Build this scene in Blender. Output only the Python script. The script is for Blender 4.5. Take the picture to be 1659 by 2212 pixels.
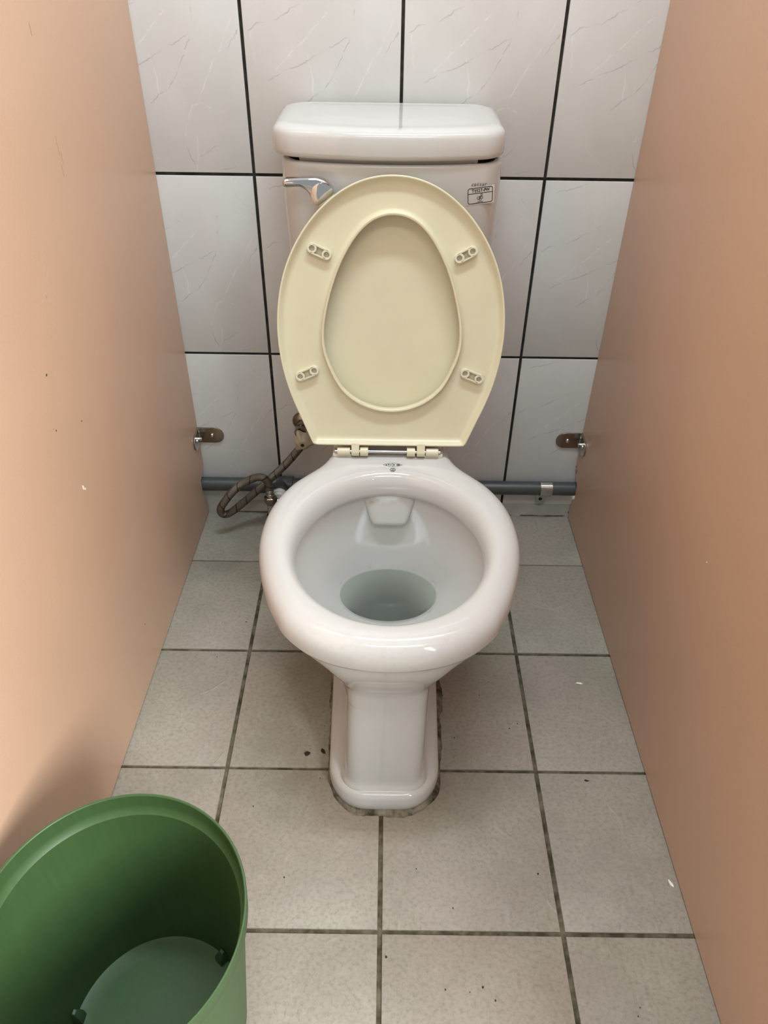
import bpy, math, random
from mathutils import Vector, Matrix
random.seed(7)
S = bpy.context.scene
for o in list(bpy.data.objects): bpy.data.objects.remove(o)
COL = S.collection
PI = math.pi

# ------------------------------------------------------------------ camera
cam = bpy.data.cameras.new('camera'); co = bpy.data.objects.new('camera', cam); COL.objects.link(co)
Fv = Vector((0.00106124, 0.78728673, -0.61658614)); Rv = Vector((0.99990212, 0.00776649, 0.0116376))
Uv = Vector((-0.01395084, 0.61653814, 0.78720143))
M = Matrix((Rv, Uv, -Fv)).transposed().to_4x4(); M.translation = Vector((-0.00509235, -1.39664466, 1.08944026))
co.matrix_world = M
cam.sensor_fit = 'HORIZONTAL'; cam.sensor_width = 36; cam.lens = 1646.2 / 1659 * 36; cam.clip_start = 0.02
S.camera = co
# ------------------------------------------------------------------ world, light, exposure
W = bpy.data.worlds.new('world'); S.world = W; W.use_nodes = True
bg = W.node_tree.nodes['Background']; bg.inputs[0].default_value = (0.92, 0.97, 0.98, 1); bg.inputs[1].default_value = 0.31
def area(name, loc, rot, sx, sy, power, col):
    l = bpy.data.lights.new(name, 'AREA'); l.shape = 'RECTANGLE'; l.size = sx; l.size_y = sy; l.energy = power; l.color = col
    o = bpy.data.objects.new(name, l); COL.objects.link(o); o.location = loc; o.rotation_euler = rot; return o
area('tube_light', (0.28, -0.62, 2.36), (0, 0, 0), 1.2, 0.14, 20.5, (0.82, 0.97, 1.05))
area('aisle_light', (0.20, -1.85, 2.36), (0, 0, 0), 1.2, 0.14, 8, (0.88, 0.98, 1.02))
_d = Vector((-0.45, -0.6, 0.35)) - Vector((1.35, -2.35, 1.55))
area('side_window_light', (1.35, -2.35, 1.55), _d.to_track_quat('-Z', 'Y').to_euler(), 0.9, 1.1, 82, (0.95, 0.975, 0.95))
S.view_settings.view_transform = 'Standard'; S.view_settings.look = 'None'
S.view_settings.gamma = 1; S.view_settings.exposure = 0.50; S.view_settings.use_curve_mapping = False

# ------------------------------------------------------------------ helpers
def tag(o, label=None, cat=None, group=None, kind=None):
    if label: o['label'] = label
    if cat: o['category'] = cat
    if group: o['group'] = group
    if kind: o['kind'] = kind
    return o
class MB:
    def __init__(s): s.v = []; s.f = []; s.uv = {}
    def add(s, vs, fs, mat=None):
        b = len(s.v); s.v += [tuple(mat @ Vector(v)) if mat else tuple(v) for v in vs]
        s.f += [tuple(b + i for i in f) for f in fs]
    def rings(s, rs, cap0=True, cap1=True, closed=True, loop=False):
        n = len(rs[0]); b = len(s.v)
        for r in rs: s.v += [tuple(p) for p in r]
        m = len(rs)
        for k in range(m if loop else m - 1):
            k2 = (k + 1) % m
            for i in range(n if closed else n - 1):
                j = (i + 1) % n
                s.f.append((b + k * n + i, b + k * n + j, b + k2 * n + j, b + k2 * n + i))
        if not loop:
            if cap0: s.f.append(tuple(b + i for i in reversed(range(n))))
            if cap1: s.f.append(tuple(b + (m - 1) * n + i for i in range(n)))
    def tube(s, pts, r, n=16, caps=True):
        pts = [Vector(p) for p in pts]; rs = []
        t0 = (pts[1] - pts[0]).normalized(); a = Vector((0, 0, 1)) if abs(t0.z) < .9 else Vector((1, 0, 0))
        u = t0.cross(a).normalized()
        for i, p in enumerate(pts):
            t = (pts[min(i + 1, len(pts) - 1)] - pts[max(i - 1, 0)]).normalized()
            u = (u - t * u.dot(t)).normalized(); w = t.cross(u)
            rr = r[i] if isinstance(r, (list, tuple)) else r
            rs.append([p + (u * math.cos(2 * PI * k / n) + w * math.sin(2 * PI * k / n)) * rr for k in range(n)])
        s.rings(rs, caps, caps)
    def box(s, lo, hi, mat=None):
        x0, y0, z0 = lo; x1, y1, z1 = hi
        s.add([(x0,y0,z0),(x1,y0,z0),(x1,y1,z0),(x0,y1,z0),(x0,y0,z1),(x1,y0,z1),(x1,y1,z1),(x0,y1,z1)],
              [(0,3,2,1),(4,5,6,7),(0,1,5,4),(1,2,6,5),(2,3,7,6),(3,0,4,7)], mat)
    def prism(s, outline, d0, d1, mat=None, bev=0.0):
        """outline in xz plane (list of (x,z)), from y=d0 (front) to y=d1; bev bevels the front"""
        c = Vector((sum(p[0] for p in outline) / len(outline), sum(p[1] for p in outline) / len(outline)))
        n = len(outline)
        def inset(k):
            out = []
            for i in range(n):
                p = Vector(outline[i]); a = Vector(outline[i - 1]); b = Vector(outline[(i + 1) % n])
                t = (b - a).normalized(); nn = Vector((-t.y, t.x))
                out.append(p + nn * k * s.sgn(outline))
            return out
        rs = []
        if bev > 0:
            for a in (0, 25, 50, 75, 90):
                a = math.radians(a); k = bev * (1 - math.sin(a)); y = d0 + bev * (1 - math.cos(a))
                rs.append([(q[0], y, q[1]) for q in inset(k)])
        else: rs.append([(q[0], d0, q[1]) for q in outline])
        rs.append([(q[0], d1, q[1]) for q in outline])
        if mat: rs = [[tuple(mat @ Vector(p)) for p in r] for r in rs]
        s.rings(rs)
    def sgn(s, o):
        return 1 if sum(o[i - 1][0] * o[i][1] - o[i][0] * o[i - 1][1] for i in range(len(o))) > 0 else -1
    def build(s, name, mat, parent=None, smooth=True, angle=38, bevel=0, bseg=2):
        me = bpy.data.meshes.new(name); me.from_pydata(s.v, [], s.f); me.update()
        import bmesh
        bm = bmesh.new(); bm.from_mesh(me); bmesh.ops.recalc_face_normals(bm, faces=bm.faces); bm.to_mesh(me); bm.free()
        me.materials.append(mat)
        o = bpy.data.objects.new(name, me); COL.objects.link(o)
        if parent: o.parent = parent
        if bevel:
            b = o.modifiers.new('bevel', 'BEVEL'); b.width = bevel; b.segments = bseg; b.limit_method = 'ANGLE'; b.angle_limit = math.radians(40)
        if smooth:
            me.shade_smooth()
            bm = bmesh.new(); bm.from_mesh(me)
            for e in bm.edges:
                if len(e.link_faces) == 2 and e.calc_face_angle(0) > math.radians(angle): e.smooth = False
            bm.to_mesh(me); bm.free()
        return o
def empty(name, loc=(0, 0, 0)):
    o = bpy.data.objects.new(name, None); COL.objects.link(o); o.location = loc; o.empty_display_size = .05; return o
def circ(cx, cy, r, n=24, z=0): return [(cx + r * math.cos(2*PI*i/n), cy + r * math.sin(2*PI*i/n), z) for i in range(n)]
def catmull(P, sub=6, closed=False):
    P = [Vector(p) for p in P]; out = []; n = len(P)
    for i in range(n if closed else n - 1):
        p1, p2 = P[i], P[(i + 1) % n]
        p0 = P[i - 1] if (closed or i > 0) else p1; p3 = P[(i + 2) % n] if (closed or i + 2 < n) else p2
        for k in range(sub):
            t = k / sub
            out.append(.5 * (2*p1 + (p2 - p0)*t + (2*p0 - 5*p1 + 4*p2 - p3)*t*t + (3*p1 - p0 - 3*p2 + p3)*t**3))
    if not closed: out.append(P[-1])
    return out
def lerp(a, b, t): return a + (b - a) * t
def lrp2(A, B, t): return [(lerp(a[0], b[0], t), lerp(a[1], b[1], t)) for a, b in zip(A, B)]

# ------------------------------------------------------------------ node helper
class NT:
    def __init__(s, name):
        s.m = bpy.data.materials.new(name); s.m.use_nodes = True; s.t = s.m.node_tree
        s.b = s.t.nodes['Principled BSDF']
    def n(s, ty, **kw):
        nd = s.t.nodes.new(ty)
        for k, v in kw.items(): setattr(nd, k, v)
        return nd
    def l(s, a, b): s.t.links.new(a, b)
    def put(s, sock, v):
        if hasattr(v, 'is_output'): s.l(v, sock)
        else: sock.default_value = v
    def math(s, op, a, b=None, c=None, clamp=False):
        nd = s.n('ShaderNodeMath', operation=op, use_clamp=clamp); s.put(nd.inputs[0], a)
        if b is not None: s.put(nd.inputs[1], b)
        if c is not None: s.put(nd.inputs[2], c)
        return nd.outputs[0]
    def vm(s, op, a, b=None, scale=None):
        nd = s.n('ShaderNodeVectorMath', operation=op); s.put(nd.inputs[0], a)
        if b is not None: s.put(nd.inputs[1], b)
        if scale is not None: s.put(nd.inputs[3], scale)
        return nd.outputs['Value'] if op in ('DOT_PRODUCT', 'LENGTH', 'DISTANCE') else nd.outputs[0]
    def noise(s, vec, scale, detail=3, rough=.5, w=None):
        nd = s.n('ShaderNodeTexNoise'); s.put(nd.inputs['Vector'], vec); nd.inputs['Scale'].default_value = scale
        nd.inputs['Detail'].default_value = detail; nd.inputs['Roughness'].default_value = rough; return nd
    def mix(s, f, a, b, mode='MIX'):
        nd = s.n('ShaderNodeMix', data_type='RGBA', blend_type=mode); s.put(nd.inputs[0], f)
        s.put(nd.inputs[6], a); s.put(nd.inputs[7], b); return nd.outputs[2]
    def ramp(s, f, lo, hi, a=0.0, b=1.0, smooth=True):
        nd = s.n('ShaderNodeMapRange', interpolation_type='SMOOTHSTEP' if smooth else 'LINEAR'); s.put(nd.inputs[0], f)
        nd.inputs[1].default_value = lo; nd.inputs[2].default_value = hi; nd.inputs[3].default_value = a; nd.inputs[4].default_value = b
        return nd.outputs[0]
    def obj(s): return s.n('ShaderNodeTexCoord').outputs['Object']
    def uv(s): return s.n('ShaderNodeTexCoord').outputs['UV']
    def bump(s, h, strength, dist):
        nd = s.n('ShaderNodeBump'); nd.inputs['Strength'].default_value = strength; nd.inputs['Distance'].default_value = dist
        s.l(h, nd.inputs['Height']); s.l(nd.outputs[0], s.b.inputs['Normal'])
    def fin(s, col=None, rough=None, metal=None, spec=None, coat=None):
        if col is not None: s.put(s.b.inputs['Base Color'], col)
        if rough is not None: s.put(s.b.inputs['Roughness'], rough)
        if metal is not None: s.b.inputs['Metallic'].default_value = metal
        if spec is not None: s.b.inputs['Specular IOR Level'].default_value = spec
        if coat is not None: s.b.inputs['Coat Weight'].default_value = coat; s.b.inputs['Coat Roughness'].default_value = .03
        return s.m
def C4(r, g, b): return (r, g, b, 1)
def simple(name, col, rough=.5, metal=0, spec=.5, var=.06, vs=40):
    t = NT(name); nz = t.noise(t.obj(), vs, 4)
    c = t.mix(t.ramp(nz.outputs[0], .3, .7), C4(*[x * (1 - var) for x in col]), C4(*[min(1, x * (1 + var)) for x in col]))
    return t.fin(c, rough, metal, spec)

# ------------------------------------------------------------------ materials
def mat_walltile():
    t = NT('glazed_wall_tile'); uv = t.uv(); ob = t.obj()
    nz = t.noise(uv, 3.2, 5, .6)
    wob = t.vm('SCALE', t.vm('SUBTRACT', nz.outputs['Color'], (.5, .5, .5)), scale=0.022)
    mid = t.vm('SCALE', t.vm('SUBTRACT', t.noise(uv, 11, 3, .6).outputs['Color'], (.5, .5, .5)), scale=0.035)
    fine = t.vm('SCALE', t.vm('SUBTRACT', t.noise(uv, 40, 3).outputs['Color'], (.5, .5, .5)), scale=0.012)
    p = t.vm('MULTIPLY', t.vm('ADD', t.vm('ADD', t.vm('ADD', uv, wob), mid), fine), (1, 1.35, 0))
    dark = [[(.0,.617),(.047,.628),(.105,.659),(.223,.673),(.377,.74),(.5,.80)],[(.143,.426),(.224,.459),(.325,.482),(.415,.514),(.581,.582),(.679,.61)],
            [(.70,.80),(.701,.644),(.673,.589),(.634,.548)],[(.368,.317),(.439,.363),(.496,.382),(.554,.441),(.623,.527)],
            [(.969,.62),(.895,.543)],[(.563,.127),(.606,.047)],[(.648,.088),(.762,.137)],[(.778,.02),(.876,.041)],[(.1,.93),(.34,.99)],[(.86,.9),(.97,.8)]]
    white = [[(.052,.618),(.065,.549),(.082,.472)],[(.533,.702),(.377,.587),(.204,.48)],[(.405,.532),(.422,.454),(.433,.359)],
             [(.96,.691),(.868,.575),(.766,.455),(.727,.396),(.687,.359),(.686,.322),(.634,.314),(.599,.253),(.562,.183)],
             [(.636,.176),(.636,.088),(.611,.014)],[(.669,.072),(.813,.016)],[(.687,.325),(.76,.30)],[(.25,.14),(.36,.07)]]
    def seg(a, b):
        A = Vector((a[0], a[1] * 1.35, 0)); B = Vector((b[0], b[1] * 1.35, 0)); d = B - A
        pa = t.vm('SUBTRACT', p, tuple(A)); h = t.math('MULTIPLY', t.vm('DOT_PRODUCT', pa, tuple(d)), 1 / d.length_squared, clamp=True)
        return t.vm('LENGTH', t.vm('SUBTRACT', pa, t.vm('SCALE', tuple(d), scale=h)))
    def lines(L):
        cur = None
        for pl in L:
            for a, b in zip(pl, pl[1:]):
                x = seg(a, b); cur = x if cur is None else t.math('MINIMUM', cur, x)
        return cur
    brk = t.noise(uv, 9, 3).outputs[0]
    dk = t.math('MULTIPLY', t.ramp(lines(dark), .001, .005, 1, 0), t.ramp(brk, .38, .62, .02, 1))
    wt = t.math('MULTIPLY', t.ramp(lines(white), .001, .007, 1, 0), t.ramp(t.noise(uv, 13, 4, .7).outputs[0], .38, .62, .05, 1))
    w3 = t.math('MULTIPLY', t.ramp(t.math('ABSOLUTE', t.math('SUBTRACT', t.noise(uv, 5, 6, .62).outputs[0], .5)), 0, .012, 1, 0), t.ramp(t.noise(uv, 4.0, 2).outputs[0], .5, .68))
    cl = t.ramp(t.noise(uv, 2.2, 3).outputs[0], .3, .7)
    base = t.mix(cl, C4(.62, .615, .60), C4(.665, .665, .655))
    c = t.mix(t.math('MULTIPLY', w3, .22), base, C4(.8, .79, .77))
    c = t.mix(t.math('MULTIPLY', wt, .42), c, C4(.86, .85, .83)); c = t.mix(t.math('MULTIPLY', dk, .36), c, C4(.2, .19, .18))
    return t.fin(c, .16, spec=.5)
def mat_floortile():
    t = NT('stone_look_floor_tile'); ob = t.obj()
    st = t.noise(t.vm('MULTIPLY', ob, (1, 1.0, 1)), 9, 6, .62).outputs[0]
    big = t.noise(ob, 4.2, 3).outputs[0]; fn = t.noise(ob, 170, 5, .7).outputs[0]; md = t.noise(ob, 38, 6, .7).outputs[0]
    c = t.mix(t.ramp(st, .3, .7), C4(.275, .253, .205), C4(.35, .325, .268))
    c = t.mix(t.ramp(big, .38, .62, 0, .6), c, C4(.335, .275, .235))
    c = t.mix(t.ramp(fn, .42, .72, 0, .55), c, C4(.17, .15, .125)); c = t.mix(t.ramp(md, .55, .72, 0, .3), c, C4(.44, .41, .35))
    rd = t.math('ABSOLUTE', t.math('SUBTRACT', t.noise(ob, 5, 1.5, .4).outputs[0], .5))
    msk = t.ramp(t.noise(ob, 11, 2).outputs[0], .52, .62)
    vein = t.math('MULTIPLY', t.ramp(rd, 0, .008, 1, 0), msk)
    c = t.mix(t.math('MULTIPLY', vein, .07), c, C4(.55, .52, .45))
    h = t.math('ADD', t.math('MULTIPLY', md, .6), t.math('ADD', t.math('MULTIPLY', fn, .35), t.math('MULTIPLY', vein, .5)))
    rg = t.noise(t.vm('MULTIPLY', ob, (1, .55, 1)), 13, 4, .55); rg.inputs['Distortion'].default_value = 1.6
    h = t.math('ADD', h, t.math('MULTIPLY', rg.outputs[0], 2.2)); t.bump(h, .75, .0013)
    return t.fin(c, t.ramp(md, .3, .7, .42, .58), spec=.4)
def mat_grout(dark, light, name):
    t = NT(name); ob = t.obj(); c = t.mix(t.ramp(t.noise(ob, 30, 6, .7).outputs[0], .35, .68), C4(*dark), C4(*light))
    t.bump(t.noise(ob, 300, 4).outputs[0], .6, .001); return t.fin(c, .85, spec=.2)
def mat_porcelain():
    t = NT('white_porcelain'); ob = t.obj()
    # real wear: yellowed scuffs on the front edge of the rim, green limescale under the rim at the back
    sx = t.n('ShaderNodeSeparateXYZ'); t.l(ob, sx.inputs[0]); x, y, z = sx.outputs
    front = t.math('MULTIPLY', t.ramp(y, -.70, -.76, 0, 1), t.ramp(z, .30, .37, 0, 1))
    sp = t.ramp(t.noise(ob, 120, 6, .8).outputs[0], .5, .66)
    c = t.mix(t.math('MULTIPLY', t.math('MULTIPLY', front, sp), .16), C4(.585, .582, .57), C4(.43, .35, .22))
    under = t.math('MULTIPLY', t.ramp(t.math('ABSOLUTE', t.math('SUBTRACT', z, .338)), .003, .014, 1, 0), t.ramp(t.noise(ob, 22, 5, .7).outputs[0], .5, .68))
    under = t.math('MULTIPLY', under, t.ramp(t.vm('DISTANCE', ob, (-.05, -.40, .338)), .03, .09, 1, 0))
    c = t.mix(t.math('MULTIPLY', under, .7), c, C4(.30, .30, .12))
    wl = t.math('MULTIPLY', t.ramp(t.math('ABSOLUTE', t.math('SUBTRACT', z, .205)), .001, .004, 1, 0), t.ramp(t.noise(ob, 60, 4).outputs[0], .55, .7))
    c = t.mix(t.math('MULTIPLY', wl, .35), c, C4(.3, .27, .2))
    toe = t.math('MULTIPLY', t.ramp(z, .012, .002, 0, 1), t.ramp(t.noise(ob, 35, 5).outputs[0], .42, .6))
    c = t.mix(t.math('MULTIPLY', toe, .8), c, C4(.42, .34, .2))
    return t.fin(c, t.ramp(sp, 0, 1, .09, .13), spec=.5, coat=.3)
M_wall = mat_walltile(); M_floor = mat_floortile(); M_por = mat_porcelain()
M_wgrout = mat_grout((.016, .015, .013), (.045, .042, .036), 'dark_wall_grout')
M_fgrout = mat_grout((.045, .036, .02), (.16, .14, .1), 'dirty_floor_grout')
M_mortar = mat_grout((.035, .03, .02), (.27, .24, .18), 'stained_mortar')
M_seat = simple('cream_seat_plastic', (.69, .655, .475), .3, 0, .5, .02, 12)
M_seatd = simple('cream_hinge_plastic', (.71, .675, .53), .3, 0, .5, .02, 12)
M_chrome = simple('chrome', (.62, .62, .62), .06, 1, .5, .02)
M_steel = simple('stainless_steel', (.50, .49, .46), .2, 1, .5, .15)
M_brown = simple('brown_tinted_steel', (.30, .25, .205), .25, 1, .5, .1)
M_pvc = simple('grey_pvc', (.062, .067, .069), .35, 0, .5, .05)
M_black = simple('black_ink', (.012, .012, .012), .5)
M_greyink = simple('grey_ink', (.17, .16, .16), .5)
M_knob = simple('cream_knob_plastic', (.50, .44, .31), .35)
M_white = simple('white_plastic', (.75, .74, .72), .4)
M_void = simple('dark_dirt', (.03, .022, .015), .9)
M_ceil = simple('ceiling_paint', (.8, .8, .78), .8)
M_chip = simple('bare_white_chip', (.85, .82, .75), .7)
M_hair = simple('hair', (.06, .045, .035), .5)
def mat_panel():
    t = NT('salmon_laminate_panel'); ob = t.obj()
    c = t.mix(t.ramp(t.noise(ob, 5, 3).outputs[0], .3, .7), C4(.575, .375, .262), C4(.60, .39, .273))
    c = t.mix(t.ramp(t.noise(ob, 420, 3).outputs[0], .4, .7, 0, .25), c, C4(.50, .325, .225))
    t.bump(t.noise(ob, 500, 3).outputs[0], .12, .0006)
    return t.fin(c, .36, spec=.45)
M_panel = mat_panel()
def mat_bucket():
    t = NT('green_bucket_plastic'); ob = t.obj()
    st = t.noise(t.vm('MULTIPLY', ob, (1, 1, .05)), 160, 3).outputs[0]
    c = t.mix(t.ramp(st, .35, .7), C4(.043, .088, .030), C4(.047, .095, .033)); return t.fin(c, .45, spec=.35)
M_bucket = mat_bucket()
def mat_braid():
    t = NT('braided_steel_hose'); uv = t.uv(); sx = t.n('ShaderNodeSeparateXYZ'); t.l(uv, sx.inputs[0]); u, v = sx.outputs[0], sx.outputs[1]
    a = t.math('SINE', t.math('ADD', t.math('MULTIPLY', u, 2 * PI * 10), t.math('MULTIPLY', v, 2200)))
    b = t.math('SINE', t.math('SUBTRACT', t.math('MULTIPLY', u, 2 * PI * 10), t.math('MULTIPLY', v, 2200)))
    w = t.math('MULTIPLY', a, b); k = t.ramp(w, -.6, .6)
    band = t.ramp(t.math('ABSOLUTE', t.math('SUBTRACT', t.math('FRACT', t.math('ADD', t.math('MULTIPLY', v, 34), t.math('MULTIPLY', u, 1.0))), .5)), .035, .06, 1, 0)
    c = t.mix(k, C4(.075, .06, .045), C4(.34, .30, .24)); c = t.mix(t.math('MULTIPLY', band, .85), c, C4(.03, .015, .015))
    t.bump(w, .6, .0008); return t.fin(c, .35, .85)
M_braid = mat_braid()
def mat_water():
    t = NT('bowl_water'); tr = t.n('ShaderNodeBsdfTransparent'); tr.inputs[0].default_value = (.90, .925, .905, 1)
    gl = t.n('ShaderNodeBsdfGlossy'); gl.inputs['Roughness'].default_value = .03; fr = t.n('ShaderNodeFresnel'); fr.inputs[0].default_value = 1.33
    mx = t.n('ShaderNodeMixShader'); t.l(t.math('MULTIPLY', fr.outputs[0], t.math('SUBTRACT', 1, t.n('ShaderNodeNewGeometry').outputs['Backfacing'])), mx.inputs[0]); t.l(tr.outputs[0], mx.inputs[1]); t.l(gl.outputs[0], mx.inputs[2])
    out = [n for n in t.t.nodes if n.type == 'OUTPUT_MATERIAL'][0]; t.l(mx.outputs[0], out.inputs[0]); return t.m
M_water = mat_water()

# ------------------------------------------------------------------ room shell
XL = lambda y: -0.4064 + 0.0226 * y          # inner face of the left partition
XR = lambda y: 0.4207 - 0.0055 * y           # inner face of the right partition
def tile_box(mb, a0, a1, b0, b1, face, depth, bev, axis):
    """beveled slab; axis 'z' = floor (a=x,b=y, top at face), axis 'y' = wall (a=x,b=z, front at face facing -y)"""
    def P(a, b, d): return (a, b, face - d) if axis == 'z' else (a, face + d, b)
    rs = []
    for ins, d in ((0, depth), (0, bev), (bev * .3, bev * .3), (bev, 0)):
        rs.append([P(a0 + ins, b0 + ins, d), P(a1 - ins, b0 + ins, d), P(a1 - ins, b1 - ins, d), P(a0 + ins, b1 - ins, d)])
    st = len(mb.f); mb.rings(rs, True, True)
    return st, len(mb.f)
def uv_from(o, fn):
    me = o.data; L = me.uv_layers.new(name='uv')
    for p in me.polygons:
        for li in p.loop_indices: L.data[li].uv = fn(me.vertices[me.loops[li].vertex_index].co, p)
# back wall: 25 x 33 cm glazed tiles
mb = MB(); X0, TW, Z0, TH = .0151, .25185, .3935, .33917
gw = .0052
for j in range(-1, 6):
    za = Z0 + j * TH + gw / 2; zb = Z0 + (j + 1) * TH - gw / 2
    if j == -1: za = -.02
    for i in range(-4, 4):
        tile_box(mb, X0 + i * TW + gw / 2, X0 + (i + 1) * TW - gw / 2, za, zb, 0, .008, .0012, 'y')
wt = mb.build('wall_tiles', M_wall, None, angle=25)
uv_from(wt, lambda c, p: ((p.center.x - X0) // TW * 0 + (c.x - X0 - TW * math.floor((p.center.x - X0) / TW)) / TW, (c.z - Z0 - TH * math.floor((p.center.z - Z0) / TH)) / TH))
mb = MB(); mb.box((-1.0, .0022, -.02), (1.03, .12, 2.45)); wb = mb.build('wall_back', M_wgrout, None); tag(wb, kind='structure'); wt.parent = wb
# floor: 25 cm tiles
mb = MB(); ys = [.02, -.1823, -.4323, -.6823, -.9323, -1.1823, -1.4323, -1.6823, -1.9323, -2.1823, -2.4323]
hg = {1: .0026, 2: .0058, 3: .0048, 4: .0056}
for k in range(len(ys) - 1):
    for i in range(-4, 4):
        g = .0062
        ya = ys[k + 1] + hg.get(k + 1, .005) / 2; yb = ys[k] - hg.get(k, .005) / 2
        dz = random.uniform(-.0004, .0004)
        tile_box(mb, -.0019 + i * .25 + g / 2, -.0019 + (i + 1) * .25 - g / 2, ya, yb, dz, .01, .0014, 'z')
ft = mb.build('floor_tiles', M_floor, None, angle=25)
mb = MB(); mb.box((-1.0, -2.44, -.1), (1.03, .12, -.0024)); fl = mb.build('floor', M_fgrout, None); tag(fl, kind='structure'); ft.parent = fl
mb = MB(); mb.box((-1.0, -2.44, 2.45), (1.03, .12, 2.55)); cl = mb.build('ceiling', M_ceil); tag(cl, kind='structure')
# mortar ledge along the wall foot
def mat_ledge():
    t = NT('pale_ledge_tile'); ob = t.obj(); s_ = t.n('ShaderNodeSeparateXYZ'); t.l(ob, s_.inputs[0])
    c = t.mix(t.ramp(t.noise(ob, 18, 4).outputs[0], .35, .65), C4(.42, .43, .38), C4(.54, .54, .50))
    k = t.math('MULTIPLY', t.ramp(s_.outputs[2], .005, .001, 0, 1), t.ramp(t.noise(ob, 40, 5).outputs[0], .38, .55))
    c = t.mix(k, c, C4(.06, .055, .02)); return t.fin(c, .35)
mb = MB(); prof = [(0.004, .0), (-.013, 0), (-.0125, .004), (-.009, .012), (-.005, .019), (-.0005, .0255), (.004, .0258)]
mb.rings([[(x, y, z) for (y, z) in prof] for x in [-.99 + .05 * k for k in range(41)]]); 
tr = mb.build('baseboard_back', mat_ledge()); tag(tr, kind='structure')

# ------------------------------------------------------------------ partitions
def panel(fn, side, name, label, chips):
    mb = MB(); y0, y1 = -1.42, -.0005
    a = fn(y0); b = fn(y1); th = .025 * side
    # back edge is cut out round the pipe and the floor ledge
    prof = [(y0, .002), (-.0135, .002), (-.0150, .030), (-.0220, .056), (-.0350, .0665), (-.0352, .104), (-.0120, .112), (y1, .122), (y1, 1.9), (y0, 1.9)]
    mb.rings([[(fn(y) + t_, y, z) for y, z in prof] for t_ in (0, th)])
    r = empty(name, (fn(-1) + th / 2, -1, 0)); tag(r, label, 'partition')
    o = mb.build('board', M_panel, r, bevel=.0012); o.location = -r.location
    for (y, z, w, h, m) in chips:
        c = MB(); n = 9; pts = []
        for k in range(n):
            an = 2 * PI * k / n; rr = random.uniform(.6, 1.15); pts.append((y + w * rr * math.cos(an), z + h * rr * math.sin(an)))
        e = -.0003 * side
        c.rings([[(fn(p[0]) + q, p[0], p[1]) for p in pts] for q in (0.0002 * side, e)])
        q = c.build('paint_chip' if m is M_chip else 'scuff_mark', m, r, smooth=False); q.location = -r.location
    return r
M_scuff = simple('brown_scuff', (.40, .255, .175), .6)
panel(XL, -1, 'toilet_partition', 'salmon pink laminate partition on the left, lit brightly, green bucket beside it',
      [(-.552, .464, .0028, .0045, M_chip), (-.548, .458, .0016, .002, M_chip), (-.563, .642, .0018, .0022, M_void), (-.506, .542, .0016, .0008, M_void), (-.579, .572, .001, .0016, M_void),
       (-.585, .578, .0006, .0006, M_void), (-.476, .113, .0008, .0018, M_void), (-.377, .860, .0006, .012, M_scuff), (-.379, .832, .0007, .007, M_scuff), (-.372, .845, .0004, .010, M_scuff),
       (-.377, .982, .0009, .007, M_scuff), (-.51, .72, .0008, .0025, M_scuff)])
panel(XR, 1, 'toilet_partition', 'salmon pink laminate partition on the right side, darker and redder, nothing standing against it',
      [(-.0125, .127, .0018, .008, M_void), (-.006, .135, .003, .002, M_void), (-.012, .012, .002, .002, M_void), (-.8, .62, .0012, .003, M_scuff), (-.64, .42, .0012, .0012, M_chip)])

# partition brackets
def bracket(side, zc, label):
    fn = XL if side < 0 else XR; xp = fn(0)
    r = empty('wall_bracket', (xp, 0, zc)); tag(r, label, 'bracket', 'brackets holding the partitions to the tiled wall')
    d = -side   # towards the stall centre
    m = MB(); n = 14; hw = .0185; L = .055; out = [(0, hw), (0, -hw)]
    out += [((L - hw) + hw * math.sin(PI * k / n), -hw * math.cos(PI * k / n)) for k in range(n + 1)]
    m.prism([(d * a, b) for a, b in out], -.0032, -.0008, bev=.0006)
    w = m.build('wall_leaf', M_brown, r)
    m = MB(); L2 = .048
    out = [(0, hw), (0, -hw)] + [((L2 - hw) + hw * math.sin(PI * k / n), -hw * math.cos(PI * k / n)) for k in range(n + 1)]
    rr = [[(d * q, -a, b) for a, b in out] for q in (.0006, .003)]
    m.rings(rr); w2 = m.build('panel_leaf', M_steel, r, bevel=.0004)
    m = MB(); m.tube([(d * .003, -.003, -hw * .85), (d * .003, -.003, hw * .85)], .0028, 10); m.build('hinge_barrel', M_steel, r)
    def screw(c, ax):
        s = MB(); rs = []
        for k, (rad, h) in enumerate(((.0052, 0), (.0052, .0012), (.0044, .0026), (.0028, .0036), (.001, .004))):
            ring = []
            for i in range(16):
                a = 2 * PI * i / 16
                ring.append((c[0] + rad * math.cos(a), c[1] - h, c[2] + rad * math.sin(a)) if ax == 'y' else (c[0] + d * h, c[1] + rad * math.cos(a), c[2] + rad * math.sin(a)))
            rs.append(ring)
        s.rings(rs); return s
    screw((d * .030, -.0032, 0), 'y').build('screw', M_chrome, w)
    screw((d * .003, -.028, 0.001), 'x').build('screw', M_chrome, w2)
    s = MB(); s.tube([(-d*.001, -.018, .0), (d * .011, -.018, 0)], .0035, 12); s.build('bolt', M_chrome, w2)
bracket(-1, .2015, 'brown steel hinge bracket low on the left partition, above the looped hose')
bracket(1, .2005, 'brown steel hinge bracket with screw low on the right partition, above the grey pipe clip')

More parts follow.
